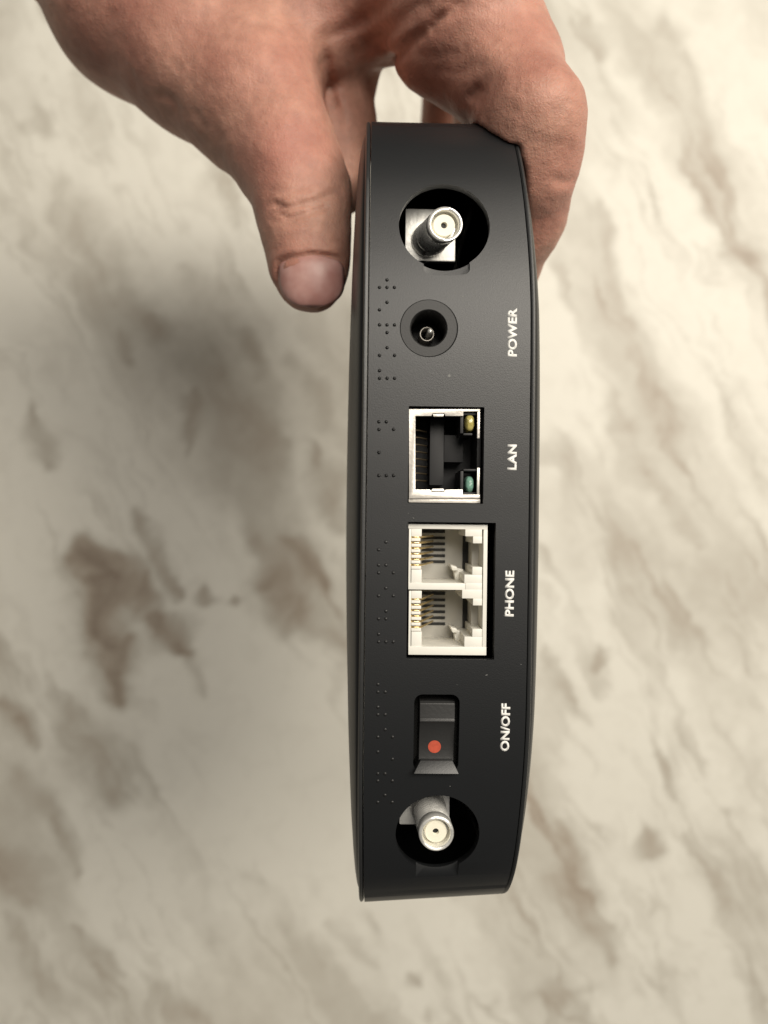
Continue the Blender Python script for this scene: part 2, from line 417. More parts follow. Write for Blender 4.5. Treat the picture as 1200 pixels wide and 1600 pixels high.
# ------------------------------------------------------------------ antenna connectors
def connector(tip, base, fl, ztip, zbase, fpx=(79, 79)):
    root = empty('antenna_connector', (0, 0, 0), parent=modem)
    tx, ty = L(*tip, ztip); bx, by = L(*base, zbase)
    sx = (tx - bx) / (ztip - zbase); sy = (ty - by) / (ztip - zbase)
    bm = bmesh.new()
    prof_ = [(2.05, ztip - 2.2), (2.45, ztip - 2.2), (2.5, ztip - .15), (2.62, ztip), (3.0, ztip), (3.17, ztip - .2)]
    z = ztip - 1.6
    prof_ += [(3.17, z)]
    while z > zbase + 3.2:                      # rolled thread
        prof_ += [(2.98, z - .2), (3.17, z - .42)]; z -= .62
    prof_ += [(2.9, z - .3), (2.9, zbase + 1.8), (3.3, zbase + 1.5), (3.3, zbase - .1)]
    lathe(bm, prof_, tx + sx * (prof_[0][1] - ztip), ty + sy * (prof_[0][1] - ztip), 48, sx, sy)
    bm_obj('barrel', bm, M['chrome'], root, smooth=50)
    bm = bmesh.new()
    lathe(bm, [(0, ztip - 3.9), (.55, ztip - 3.9), (.55, ztip - .75), (.6, ztip - .68), (1.9, ztip - .68), (2.0, ztip - .8), (2.0, ztip - 4.2)], tx - sx * 3.9, ty - sy * 3.9, 40, sx, sy)
    bm_obj('insulator', bm, M['ptfe'], root, smooth=40)
    bm = bmesh.new()
    lathe(bm, [(0, ztip - 1.25), (.52, ztip - 1.25), (.52, ztip - 1.6), (0, ztip - 1.6)], tx - sx * 1.2, ty - sy * 1.2, 20)
    bm_obj('bore_shade', bm, M['slot'], root, smooth=40)  # dark plug standing in for the shade down the hole
    bm = bmesh.new()
    x0, x1, y0, y1 = rect_px(*fl, zbase)
    prism(bm, rrect(x0, x1, y0, y1, .25, 3), zbase - 1.6, zbase)
    bm_obj('flange', bm, M['flange'], root, bevel=.12)
    return root
c1 = connector((696, 350), (669, 376), (633, 327.5, 712, 407), -2.2, -11.8)
c2 = connector((682, 1303), (668, 1257), (624, 1208, 703, 1288), -2.6, -12.2)

# ------------------------------------------------------------------ power jack
pj = empty('power_jack', parent=modem)
bm = bmesh.new()
cx, cy, r = PJ
lathe(bm, [(r - .06, -4.5), (r - .06, -.42), (r - .2, -.3), (3.35, -.3), (3.2, -.42), (3.1, -.7), (3.1, -10), (0, -10)], cx - .05, cy - .02, 72)
bm_obj('collar', bm, M['ring'], pj, smooth=35)
bm = bmesh.new(); lathe(bm, [(1.08, -9.9), (1.08, -5.1), (1.14, -5.0), (1.28, -5.0), (1.34, -5.1), (1.34, -9.9)], cx, cy, 40)
bm_obj('sleeve', bm, M['dull'], pj, smooth=40)
bm = bmesh.new(); lathe(bm, [(0, -2.9), (.25, -2.95), (.42, -3.1), (.5, -3.5), (.5, -9.9)], cx + .42, cy + .12, 28)
bm_obj('centre_pin', bm, M['chrome'], pj, smooth=60)

# ------------------------------------------------------------------ lan port
lan = empty('lan_port', parent=modem)
zl = -0.9
def R_(b_, x0, y0, x1, y1, za, zb):
    a = rect_px(x0, y0, x1, y1, zb); box(b_, *a, za, zb)
def poly_px(b_, pts, za, zb):
    prism(b_, [L(x, y, zb) for x, y in pts], za, zb)
bm = bmesh.new()
poly_px(bm, [(639, 639), (750, 639), (750, 643), (724, 643), (724, 650), (696, 650), (694, 646), (676, 646), (674, 650), (649, 650), (649, 765), (672, 765), (674, 769), (694, 769), (696, 765), (723, 765), (723, 773),
             (750, 773), (750, 779), (639, 779)], zl - .35, zl)
R_(bm, 745.5, 643.2, 750, 685, zl - .35, zl); R_(bm, 745, 731, 749.6, 772.8, zl - .35, zl)
bm_obj('metal_shield', bm, M['tin'], lan, bevel=.07)
bm = bmesh.new()
poly_px(bm, [(676, 763.6), (692.5, 763.6), (696, 768), (672, 768)], zl - .8, zl - .25)
poly_px(bm, [(676, 647), (694, 647), (692.5, 651), (677.5, 651)], zl - .8, zl - .25)
bm_obj('spring_tab', bm, M['tin'], lan, bevel=.06)
bm = bmesh.new()
a = rect_px(638.5, 780, 750.5, 785, -1.4); box(bm, *a, -2.4, -1.4)
bm_obj('shield_lip', bm, M['tin'], lan, bevel=.1)
# plastic insert: walls, stepped back, key block
bm = bmesh.new()
x0, x1, y0, y1 = rect_px(640.5, 640, 749, 777, zl)
box(bm, x0 - .1, x0 + .9, y0, y1, -13, zl - .4)
box(bm, x0 + .9, x1, y1 - .9, y1, -13, zl - .8)
box(bm, x0 + .9, x1, y0, y0 + 1.0, -13, zl - .8)
box(bm, x1, x1 + .7, y0, y1, -13, zl - 2.5)
box(bm, x0 + .9, x1, y0 + 1.0, y1 - .9, -13.5, -12.0)
R_(bm, 671, 655, 694, 758, -12, -6.5)
R_(bm, 693.6, 680, 724, 722, -12, -7.5)
R_(bm, 700, 644.5, 724.5, 676, -12, zl - 1.2) if False else None
R_(bm, 719, 644, 724, 677, -10, zl - .45); R_(bm, 719, 736, 724, 771, -10, zl - .45)
R_(bm, 724, 677, 738, 680, -10, zl - .45); R_(bm, 724, 733, 745, 736, -10, zl - .45)
bm_obj('plastic_insert', bm, M['inner'], lan, bevel=.08)
cm = None
for k in range(8):
    yk = 671 + k * 11.3
    if cm is None:
        bm = bmesh.new(); a_ = L(654, yk, -3.2); b_ = L(668, yk, -8)
        tube(bm, [(a_[0] - .6, a_[1], -4.6), (a_[0] + .2, a_[1], -4.9), (b_[0] - .2, a_[1], -7.6), (b_[0], a_[1], -9.5)], .15, 6)
        o0 = bm_obj('contact', bm, M['dim_gold'], lan, smooth=40); y_ref = a_[1]
    else:
        o = o0.copy(); C.objects.link(o); o.parent = lan; o.location.y = (L(654, yk, -3.2)[1] - y_ref) * S
for pxs, col in (((725.5, 644.5, 744.5, 675), 'amber'), ((725.5, 742, 743.5, 771.5), 'green')):
    bm = bmesh.new()
    x0, x1, y0, y1 = rect_px(*pxs, zl - .3)
    cxx, cyy, hx, hy = (x0 + x1) / 2, (y0 + y1) / 2, (x1 - x0) / 2 * .82, (y1 - y0) / 2 * .9
    prof_ = [(0, .0), (.45, -.08), (.75, -.3), (.92, -.7), (1.0, -1.4), (1.0, -6)]
    rr = []
    for q, z in prof_:
        rr.append([bm.verts.new((cxx + hx * q * math.copysign(abs(math.cos(t)) ** .75, math.cos(t)), cyy + hy * q * math.copysign(abs(math.sin(t)) ** .75, math.sin(t)), zl - .5 + z)) for t in np.linspace(0, 2 * math.pi, 33)[:-1]] if q > 0 else [bm.verts.new((cxx, cyy, zl - .5))])
    for A, B in zip(rr, rr[1:]):
        for k in range(32):
            if len(A) == 1: bm.faces.new([A[0], B[k], B[(k + 1) % 32]])
            else: bm.faces.new([A[k], B[k], B[(k + 1) % 32], A[(k + 1) % 32]])
    o = bm_obj('indicator_light', bm, M[col], lan, smooth=60)
    o['label'] = ('amber' if col == 'amber' else 'green') + ' indicator lens in the corner of the LAN port'

# ------------------------------------------------------------------ phone ports (one ivory housing, two sockets)
ph = empty('phone_port', parent=modem)
zf = -1.3
bm = bmesh.new()
# face frame pieces (front at zf)
R_(bm, 638, 820, 762, 826, zf - 12.5, zf)                     # top bar
R_(bm, 638, 1011, 760, 1023, zf - 12.5, zf)                   # bottom bar
R_(bm, 638, 911.5, 727, 921, zf - 12.5, zf - .02)             # divider
R_(bm, 753.5, 826.2, 762, 1010.8, zf - 12.5, zf - .05)        # right bar
for dy in (0, 97):
    # stepped shoulders either side of the latch notch
    R_(bm, 722 if dy else 727, 826.2 if not dy else 921.2, 753.3, 838 + dy, zf - 12.5, zf - .03)
    R_(bm, 739, 838.2 + dy, 753.3, 849 + dy, zf - 12.5, zf - .035)
    R_(bm, 738, 886 + dy, 753.3, 898 + dy, zf - 12.5, zf - .035)
    if dy: R_(bm, 727.2, 911.0, 753.3, 921.4, zf - 12.5, zf - .03)
    R_(bm, 725.5, 898.2 + dy, 753.3, (911.3 if not dy else 1010.8), zf - 12.5, zf - .03)
bm_obj('housing', bm, M['white'], ph, bevel=.07)
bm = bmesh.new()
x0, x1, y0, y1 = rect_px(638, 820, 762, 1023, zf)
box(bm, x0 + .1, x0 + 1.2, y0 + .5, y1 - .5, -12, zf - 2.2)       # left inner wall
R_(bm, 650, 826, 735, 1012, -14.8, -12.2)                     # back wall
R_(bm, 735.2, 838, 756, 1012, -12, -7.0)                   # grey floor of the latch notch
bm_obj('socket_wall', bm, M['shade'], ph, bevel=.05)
for dy, tooth in ((0, 6), (97, 6)):
    bm = bmesh.new()
    # comb along the left edge: ivory teeth with slots between
    R_(bm, 638, 826.3 + dy, 642.5, 911.2 + dy if not dy else 1010.7, zf - 2, zf - .06)
    R_(bm, 642.6, 826.3 + dy, 659, 838 + dy, zf - 2, zf - .08)
    R_(bm, 642.6, 890 + dy, 659, 911.2 + dy if not dy else 1010.7, zf - 2, zf - .08)
    for k in range(6):
        yy = 841.0 + dy + k * 8.7
        R_(bm, 642.6, yy, 657 + (k % 2), yy + 4.6, zf - 1.6, zf - .1)
    bm_obj('contact_comb', bm, M['white'], ph, bevel=.05)
    bm = bmesh.new()
    for k in range(6):
        yy = 827.5 + dy + k * 9.3 + (1.5 if k else 0) * 1
        R_(bm, 659, yy, 695.5, yy + (5.0 if k == 0 else 4.0), -12.1, -11.95)
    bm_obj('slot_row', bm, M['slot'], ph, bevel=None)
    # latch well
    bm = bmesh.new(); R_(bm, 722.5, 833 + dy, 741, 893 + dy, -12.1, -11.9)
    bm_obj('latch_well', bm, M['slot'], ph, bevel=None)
    # latch guide, a small sloping hook at the lower inner corner
    bm = bmesh.new()
    for (xa, ya, xb, yb, zt_) in ((703, 882, 714, 892, -7.2), (708, 886, 724, 909, -8.6)):
        P4 = [L(xa, ya + dy, zt_), L(xb, ya + dy + 3, zt_), L(xb + 3, yb + dy, zt_), L(xa + 4, yb + dy, zt_)]
        prism(bm, P4, -11.3, zt_)
    bm_obj('latch_guide', bm, M['white'], ph, bevel=.3)
    base_ = None
    for k in range(6):
        yy = 839.2 + dy + k * 8.7
        if base_ is None:
            a_ = L(645, yy, zf - .5)
            bm = bmesh.new()
            tube(bm, [(a_[0] - .35, a_[1], -1.75), (a_[0], a_[1], -1.55), (a_[0] + .9, a_[1], -1.5), (a_[0] + 1.5, a_[1], -1.9), (a_[0] + 2.6, a_[1], -5.0), (a_[0] + 4.2, a_[1] + .05, -9.4)], .19, 8)
            base_ = bm_obj('contact', bm, M['gold'], ph, smooth=50); yref = a_[1]
        else:
            o = base_.copy(); C.objects.link(o); o.parent = ph; o.location.y = (L(645, yy, zf - .5)[1] - yref) * S

# ------------------------------------------------------------------ switch
sw = empty('power_switch', parent=modem)
xa, ya = L(656, 1096, -1.2); xb, yb = L(708.5, 1190, -2.5); ym = L(680, 1127, -1)[1]
bm = bmesh.new()
P = [(ya, -1.7), (ya - .35, -1.2), (ym + .35, -1.15), (ym + .1, -.95), (ym - .15, -1.0), (ym - .5, -1.35), ((ym + yb) / 2, -2.3), (yb + 1.2, -2.5), (yb + .2, -2.3), (yb, -2.9), (yb, -8), (ya, -8)]
A = [bm.verts.new((xa, y, z)) for y, z in P]; B = [bm.verts.new((xb, y, z)) for y, z in P]
bm.faces.new(A); bm.faces.new(B[::-1])
for i in range(len(P)): bm.faces.new([A[i], B[i], B[(i + 1) % len(P)], A[(i + 1) % len(P)]])
bm_obj('rocker', bm, M['rocker'], sw, bevel=.14, segs=3)
bm = bmesh.new()
cxr, cyr = L(679, 1167, -2.2)
def rock_z(y):
    Q = sorted([p for p in P[:9]], key=lambda t: t[0]); return float(np.interp(y, [q[0] for q in Q], [q[1] for q in Q]))
c_ = bm.verts.new((cxr, cyr, rock_z(cyr) + .07)); ring = []
for t in np.linspace(0, 2 * math.pi, 33)[:-1]:
    x, y = cxr + 1.15 * math.cos(t), cyr + 1.15 * math.sin(t); ring.append(bm.verts.new((x, y, rock_z(y) + .07)))
for k in range(32): bm.faces.new([c_, ring[k], ring[(k + 1) % 32]])
bm_obj('red_mark', bm, M['red'], sw)
bm = bmesh.new()
P = [(sr[0] + .02, sr[2] + .02, -.22), (sr[1] - .02, sr[2] + .02, -.22), (L(707, 1189, -1)[0], L(707, 1189, -1)[1], -1.25), (L(657, 1189, -1)[0], L(657, 1189, -1)[1], -1.25)]
P2 = [(p[0], p[1], -6.4) for p in P]
v = [bm.verts.new(p) for p in P + P2]
for q in ((0, 1, 2, 3), (7, 6, 5, 4), (0, 4, 5, 1), (1, 5, 6, 2), (2, 6, 7, 3), (3, 7, 4, 0)): bm.faces.new([v[i] for i in q])
bm_obj('lower_lip', bm, M['shell'], sw, bevel=.12)
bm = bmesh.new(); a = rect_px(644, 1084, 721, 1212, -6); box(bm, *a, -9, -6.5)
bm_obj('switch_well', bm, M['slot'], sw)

# ------------------------------------------------------------------ lettering
def letters(txt, px, y_top, y_bot, cap_px):
    cu = bpy.data.curves.new('lettering', 'FONT'); cu.body = txt; cu.align_x = 'CENTER'; cu.align_y = 'CENTER'
    cu.size = 1; cu.offset = 0.042; cu.extrude = 0.0; cu.resolution_u = 3
    t = bpy.data.objects.new('t', cu); C.objects.link(t); bpy.context.view_layer.update()
    me = bpy.data.meshes.new_from_object(t.evaluated_get(bpy.context.evaluated_depsgraph_get()))
    bpy.data.objects.remove(t); bpy.data.curves.remove(cu)
    co = np.array([v.co[:] for v in me.vertices]); mn, mx_ = co.min(0), co.max(0)
    cx, cy = L(px, (y_top + y_bot) / 2, 0)
    ln = abs(L(px, y_top)[1] - L(px, y_bot)[1]); ch = abs(L(px + cap_px, 700)[0] - L(px, 700)[0])
    for v in me.vertices:
        u = (v.co.x - (mn[0] + mx_[0]) / 2) / (mx_[0] - mn[0]) * ln
        h = (v.co.y - (mn[1] + mx_[1]) / 2) / (mx_[1] - mn[1]) * ch
        x = cx - h; y = cy + u
        v.co = Vector((x, y, float(zp(y)) + .02)) * S
    o = link('lettering', me, M['ink'], modem)
    o['label'] = 'white lettering reading ' + txt
    md = o.modifiers.new('s', 'SOLIDIFY'); md.thickness = 0.00003
    return o
letters('POWER', 801, 480, 557, 15); letters('LAN', 800, 694.5, 734.5, 14.5); letters('PHONE', 796, 891.5, 963.5, 14.5); letters('ON/OFF', 790.5, 1100, 1177, 14.5)

# ------------------------------------------------------------------ braille
BR = {'P': (1, 2, 3, 4), 'O': (1, 3, 5), 'W': (2, 4, 5, 6), 'E': (1, 5), 'R': (1, 2, 3, 5), 'L': (1, 2, 3), 'A': (1,), 'N': (1, 3, 4, 5), 'H': (1, 2, 5), 'F': (1, 2, 4), '/': (3, 4)}
def braille(txt, y_first, xs, hk=1.0):
    bm = bmesh.new()
    for i, ch in enumerate(txt):
        for dn in BR[ch]:
            row = (dn - 1) % 3; col = (dn - 1) // 3
            cx, cy = L(xs[row], y_first - i * 36 - col * 12, 0); z0 = float(zp(cy))
            lathe(bm, [(0, z0 + .27 * hk), (.15, z0 + .24 * hk), (.27, z0 + .12 * hk), (.33, z0 - .05)], cx, cy, 14)
    o = bm_obj('braille_dots', bm, M['dot'], modem, smooth=60); o['kind'] = 'stuff'
    o['label'] = 'raised braille dots beside the white word ' + txt
braille('POWER', 591, (593, 604.8, 616.5)); braille('LAN', 743, (592, 603.5, 615)); braille('PHONE', 1003, (591.5, 603, 614.5), .42); braille('ON/OFF', 1262, (590.5, 602, 613.5), .36)

# small lint specks on the panel
rl = np.random.RandomState(3)
specks = [(702, 587, .26)] + [(rl.uniform(585, 820), rl.uniform(440, 1330), rl.uniform(.04, .08)) for _ in range(20)]
bm = bmesh.new()
for (sx_, sy_, sr_) in specks:
    cx, cy = L(sx_, sy_, 0)
    if lr[0] - .5 < cx < lr[1] + .5 and lr[2] - .5 < cy < lr[3] + .5 or pr[0] - .5 < cx < pr[1] + .5 and pr[2] - .5 < cy < pr[3] + .5: continue
    if sr[0] - .5 < cx < sr[1] + .5 and sr[2] - .5 < cy < sr[3] + .5: continue
    if any(math.hypot(cx - q[0], cy - q[1]) < q[2] + .5 for q in (HT, HB, PJ)): continue
    z0 = float(zp(cy)); a0 = rl.uniform(0, 3.1); ln = rl.choice([1, 1, 1, 3.5])
    for q in ((0, 1),):
        ring = [bm.verts.new((cx + sr_ * (ln * math.cos(t) * math.cos(a0) - math.sin(t) * math.sin(a0)), cy + sr_ * (ln * math.cos(t) * math.sin(a0) + math.sin(t) * math.cos(a0)), z0 + .02)) for t in np.linspace(0, 2 * math.pi, 8)[:-1]]
        top = bm.verts.new((cx, cy, z0 + .05))
        for k in range(7): bm.faces.new([ring[k], ring[(k + 1) % 7], top])
o = bm_obj('dust_specks', bm, simple('pale_dust', (0.20, 0.20, 0.19), 0.8), modem); o['kind'] = 'stuff'

# ------------------------------------------------------------------ countertop
TZ = -235.0
def countertop():
    xs = np.linspace(-230, 230, 440); ys = np.linspace(-280, 280, 560)
    far = np.linspace(1, 30, 60) ** 1.35 * 6
    xs = np.concatenate([-230 - far[::-1], xs, 230 + far]); ys = np.concatenate([-280 - far[::-1], ys, 280 + far])
    nx_, ny_ = len(xs), len(ys)
    X, Y = np.meshgrid(xs, ys)
    k = (CAM_Z - TZ) / FPX
    PX = X / k + 600; PY = 800 - Y / k
    # domain warp
    wx = (fbm(PX / 90, PY / 90, 4) - .5) * 52 + (fbm(PX / 26 + 50, PY / 26, 3) - .5) * 15
    wy = (fbm(PX / 90 + 31, PY / 90 + 7, 4) - .5) * 52 + (fbm(PX / 26 + 5, PY / 26 + 80, 3) - .5) * 15
    U = PX + wx; V = PY + wy
    ang = R(62); c_, s_ = math.cos(ang), math.sin(ang)
    a = U * c_ + V * s_; b_ = -U * s_ + V * c_           # a runs along the veins
    cloud = fbm(a / 420 + 3, b_ / 120 + 11, 5)
    d = np.clip((cloud - .445) * 1.15, 0, .30)
    rid = 1 - np.abs(fbm(a / 520 + 20, b_ / 95 + 4, 4) * 2 - 1)
    r2 = 1 - np.abs(fbm(a / 260 + 61, b_ / 42 + 14, 4) * 2 - 1)
    d += np.clip((r2 - .86) / .14, 0, 1) ** 1.5 * .15 * np.clip((fbm(PX / 210 + 19, PY / 260 + 3, 3) - .42) * 5, 0, 1)
    streak = fbm(a / 150 + 33, b_ / 26 + 8, 4)
    d += np.clip((streak - .56) * 1.2, 0, .25) * np.clip((fbm(PX / 190 + 2, PY / 190 + 77, 3) - .40) * 4, 0, 1)
    d += np.clip((rid - .90) / .10, 0, 1) ** 2 * .22 * np.clip((fbm(PX / 300 + 9, PY / 300, 2) - .35) * 3, 0, 1)
    ST = [(50,640,75,740,14,.45),(300,620,290,700,9,.4),(185,520,200,560,9,.35),(130,850,200,1085,24,.75),(165,860,215,930,22,.5),(215,900,240,960,14,.4),(205,790,270,930,9,.5),(250,960,290,1015,15,.7),
          (295,1020,320,1090,7,.3),(210,990,195,1040,12,.4),(308,915,315,945,9,.4),(358,925,362,945,9,.4),(400,860,460,960,30,.35),(450,840,510,920,16,.5),(480,700,540,820,16,.45),(400,900,540,1010,14,.3),
          (250,500,420,720,26,.22),(380,520,440,700,20,.25),(460,560,560,720,22,.3),(0,1090,60,1150,16,.5),(120,1120,180,1230,30,.4),(20,1200,80,1270,22,.3),(80,1280,110,1370,10,.4),(0,1440,150,1600,14,.25),
          (110,1440,190,1520,8,.25),(240,1540,330,1600,8,.25),(0,1330,40,1400,20,.3),(50,170,70,200,18,.35),(90,300,240,520,30,.32),(130,120,170,260,16,.22),(330,250,380,360,16,.3),(300,430,400,560,18,.2),
          (920,30,935,90,14,.35),(930,330,990,520,8,.3),(960,620,1010,750,20,.38),(1010,730,1100,850,9,.35),(935,1000,940,1040,8,.5),(850,1000,920,1120,8,.28),(1060,80,1160,400,8,.28),(1135,395,1165,410,14,.35),
          (890,1290,950,1500,14,.38),(1005,1290,1025,1330,15,.5),(1080,1310,1180,1550,10,.3),(870,1540,872,1560,28,.4),(640,1510,655,1530,9,.45),(520,1440,590,1500,7,.22),(668,1570,672,1600,9,.3),
          (1000,590,1060,720,8,.25),(870,700,900,900,30,.18),(1045,20,1055,60,14,.3),(880,300,930,400,18,.22),(1150,620,1190,780,18,.2),(950,840,1010,880,20,.2),(1050,1180,1070,1240,10,.3)]
    v = np.zeros_like(d)
    for (x0, y0, x1, y1, wd, st) in ST:
        dx, dy = x1 - x0, y1 - y0; L2 = dx * dx + dy * dy + 1
        t = np.clip(((U - x0) * dx + (V - y0) * dy) / L2, 0, 1)
        dist = np.hypot(U - x0 - t * dx, V - y0 - t * dy)
        tt = 1.0 - .55 * np.abs(t * 2 - 1) ** 2
        g = st * (.92 if x0 < 600 else .72) * np.exp(-(dist / (wd * 1.7 * tt)) ** 2) * (.55 + .9 * fbm(U / 30, V / 30, 3))
        v = 1 - (1 - v) * (1 - np.clip(g, 0, .95))
    d = 1 - (1 - d) * (1 - v)
    d += (fbm(PX / 14, PY / 14, 3) - .5) * .05
    verts = np.stack([X.ravel(), Y.ravel(), np.full(X.size, TZ)], 1) * S
    idx = np.arange(nx_ * ny_).reshape(ny_, nx_)
    q = np.stack([idx[:-1, :-1], idx[:-1, 1:], idx[1:, 1:], idx[1:, :-1]], -1).reshape(-1, 4)
    me = bpy.data.meshes.new('countertop')
    me.vertices.add(len(verts)); me.vertices.foreach_set('co', verts.ravel())
    me.loops.add(q.size); me.loops.foreach_set('vertex_index', q.ravel().astype(np.int32))
    me.polygons.add(len(q)); me.polygons.foreach_set('loop_start', np.arange(0, q.size, 4, dtype=np.int32))
    me.update(calc_edges=True)
    at_ = me.attributes.new('vein', 'FLOAT', 'POINT'); at_.data.foreach_set('value', np.clip(d, 0, 1).ravel().astype(np.float32))
    o = link('countertop', me, M['marble']); o['kind'] = 'structure'
    return o
ct = countertop()

# ------------------------------------------------------------------ hand (one continuous surface grown from a distance field)
def cone(P, a, b_, ra, rb):
    a = np.asarray(a); b_ = np.asarray(b_); ab = b_ - a
    t = np.clip(((P - a) @ ab) / (ab @ ab), 0, 1)
    return np.linalg.norm(P - a - t[..., None] * ab, axis=-1) - (ra + t * (rb - ra))
def smin(a, b_, k):
    h = np.clip(.5 + .5 * (b_ - a) / k, 0, 1); return b_ * (1 - h) + a * h - k * h * (1 - h)
def smax(a, b_, k): return -smin(-a, -b_, k)
DIn = np.array(DI)
pd = np.array([p[0] for p in prof[3:]]); po = np.array([p[1] for p in prof[3:]])
def dev_sdf(P):
    Q = P @ DIn.T
    y = Q[..., 1]; z = Q[..., 2]; zf_ = zp(np.minimum(np.abs(y), 79.5))
    dep = np.minimum(np.minimum(np.maximum(zf_ - z, 0), 60), np.maximum(79.6 - np.abs(y), 0) * .75)
    off = np.interp(dep, pd, po)
    tp = 1 - .42 * np.clip(np.abs(y) / 78, 0, 1) ** 2
    tl = np.where(y > 0, 1 - .25 * np.clip(y / 78, 0, 1) ** 3, tp)
    oR = 1.06 + np.maximum(off - 1.06, 0) * tp * .95; oL = 1.06 + np.maximum(off - 1.06, 0) * tl * .86
    k_ = 1 - np.minimum(dep, 46) / 60
    xr_ = XR - 2.9 * np.clip((np.abs(y) * 1 - 36) / 42, 0, 1.2) ** 1.6
    dx = np.maximum(XL - oL - Q[..., 0], Q[..., 0] - xr_ - oR)
    return np.maximum.reduce([dx, (z - zf_) * .8, np.abs(y) - 79.6])
BONES = [
    # thumb: tip, nail joint, knuckle, thenar, wrist side
    [((486, 433, -27), 7.2), ((483, 400, -28), 7.9), ((477, 352, -29), 8.8), ((470, 300, -31), 9.9), ((445, 235, -35), 12.0), ((398, 158, -40), 15.6), ((318, 82, -46), 18.5), ((220, 0, -52), 21.5), ((150, -130, -60), 24), ((20, -330, -75), 27)],
    # back of the thumb ray into the web
    [((398, 120, -44), 15), ((505, 28, -46), 14), ((600, -20, -42), 14.5), ((715, 0, -28), 14.2)],
    # index finger
    [((560, -170, -50), 17), ((650, -90, -38), 16), ((718, 10, -25), 14.6), ((782, 104, -25), 11.8), ((836, 182, -13), 8.9), ((816, 250, -20), 10.4), ((806, 335, -31), 10.0), ((788, 418, -43), 8.3)],
    # soft pad at the finger root beside the window
    [((690, 62, -30), 11.3), ((752, 104, -32), 10.5)],
    # palm
    [((270, -170, -66), 28), ((420, -150, -62), 28), ((540, -120, -62), 22)],
    # palm edge in shade behind the thumb
    [((500, 30, -58), 12), ((524, 110, -56), 9.6), ((528, 200, -54), 8.6), ((532, 290, -52), 6.9)],
    # middle, ring and little finger curled behind
    [((600, -120, -66), 15), ((720, 20, -66), 10.5), ((780, 150, -64), 9.5), ((775, 270, -80), 8.5), ((735, 310, -98), 7.5)],
    [((560, -130, -82), 14), ((690, 10, -88), 10), ((760, 140, -88), 9), ((745, 240, -104), 8), ((700, 280, -116), 7)],
    [((500, -120, -98), 12), ((640, 20, -106), 8.5), ((700, 110, -108), 7.5), ((690, 190, -118), 6.8)],
]
# creases: polylines in the photo plane, (points, width mm, depth mm)
CREASES = [
    ([(418, 318), (450, 324), (490, 316), (530, 300)], .7, .95), ([(425, 332), (455, 339), (492, 330), (520, 316)], .65, 1.15), ([(420, 345), (450, 350), (490, 345)], .6, .55),
    ([(412, 300), (450, 300), (500, 290)], .8, .3), ([(470, 270), (520, 262)], .8, .25),
    ([(600, 98), (640, 70), (690, 30), (745, -20)], 1.3, 1.5), ([(560, 80), (620, 40), (680, -10)], 1.6, 1.1), ([(540, 60), (600, 10), (640, -40)], 1.5, .6),
    ([(735, 160), (745, 145), (752, 130)], 1.2, 1.0), ([(640, 80), (690, 90), (740, 75)], 1.4, .35), ([(670, 110), (720, 112), (770, 95)], 1.2, .3),
    ([(860, 283), (885, 285), (900, 280)], .8, .4), ([(505, 60), (508, 110), (512, 150), (530, 205), (552, 250)], 1.6, 2.0),
    ([(505, 65), (540, 45), (580, 20), (600, -20)], 1.6, .9),
    ([(240, 145), (262, 150), (276, 160), (280, 182)], 1.0, .5), ([(205, 110), (215, 145)], 1.0, .25), ([(300, 170), (325, 205)], 1.0, .4), ([(330, 180), (345, 230)], 1.0, .2),
    # nail fold: a raised rim of skin, then the groove
    ([(428, 455), (424, 425), (428, 402), (450, 392), (486, 389), (524, 392), (544, 402)], .9, -.45),
    ([(437, 462), (434, 430), (437, 410), (452, 402), (485, 398), (520, 400), (536, 408)], .55, .9),
    ([(700, 20), (800, 10)], 2, .2), ([(690, 50), (790, 55)], 2, .2),
]
BUMPS = [((440, 235, -22), 7, 1.3), ((420, 125, -22), 12, 1.6), ((885, 240, -20), 7, .6), ((470, 250, -20), 6, -.8), ((410, 190, -25), 7, -.9), ((340, 60, -25), 12, -.8), ((600, 60, -30), 8, -.8), ((250, 90, -30), 10, .8)]
def hand_sdf(P):
    d = None
    for ch in BONES:
        for (p0, r0), (p1, r1) in zip(ch, ch[1:]):
            c_ = cone(P, W(*p0), W(*p1), r0, r1)
            d = c_ if d is None else smin(d, c_, 4.0)
    for p0, rr, amt in BUMPS:
        c0 = W(*p0); g = np.exp(-np.sum((P - c0) ** 2, -1) / rr ** 2); d = d - amt * g
    kk = (CAM_Z - P[..., 2]) / FPX
    PX = P[..., 0] / kk + 600; PY = 800 - P[..., 1] / kk
    near = (d < 3) & (d > -4) & (P[..., 2] > -45)
    if near.any():
        px = PX[near]; py = PY[near]; sc_ = kk[near]; dd = np.zeros_like(px)
        wob = (fbm(px / 18, py / 18, 2) - .5) * 6
        for pts, wd, dep in CREASES:
            wb = wob * (.15 if pts[0][0] < 440 and pts[0][1] > 440 else 1)
            best = np.full_like(px, 1e9); tb = np.zeros_like(px); tot = len(pts) - 1
            for i, ((xa_, ya_), (xb_, yb_)) in enumerate(zip(pts, pts[1:])):
                dx, dy = xb_ - xa_, yb_ - ya_; t = np.clip(((px + wb - xa_) * dx + (py + wb - ya_) * dy) / (dx * dx + dy * dy), 0, 1)
                ds = np.hypot(px + wb - xa_ - t * dx, py + wb - ya_ - t * dy); m_ = ds < best
                best = np.where(m_, ds, best); tb = np.where(m_, (i + t) / tot, tb)
            fade = np.clip(np.minimum(tb, 1 - tb) * 6, 0.25, 1)
            dd += dep * fade * np.exp(-(best * sc_ / wd) ** 2)
        # loose low relief
        dd += (fbm(px / 45, py / 45, 4) - .5) * .7
        d = d.copy(); d[near] += dd
    return d
def hand_full(P):
    return smax(hand_sdf(P), -dev_sdf(P) + .05, .8)

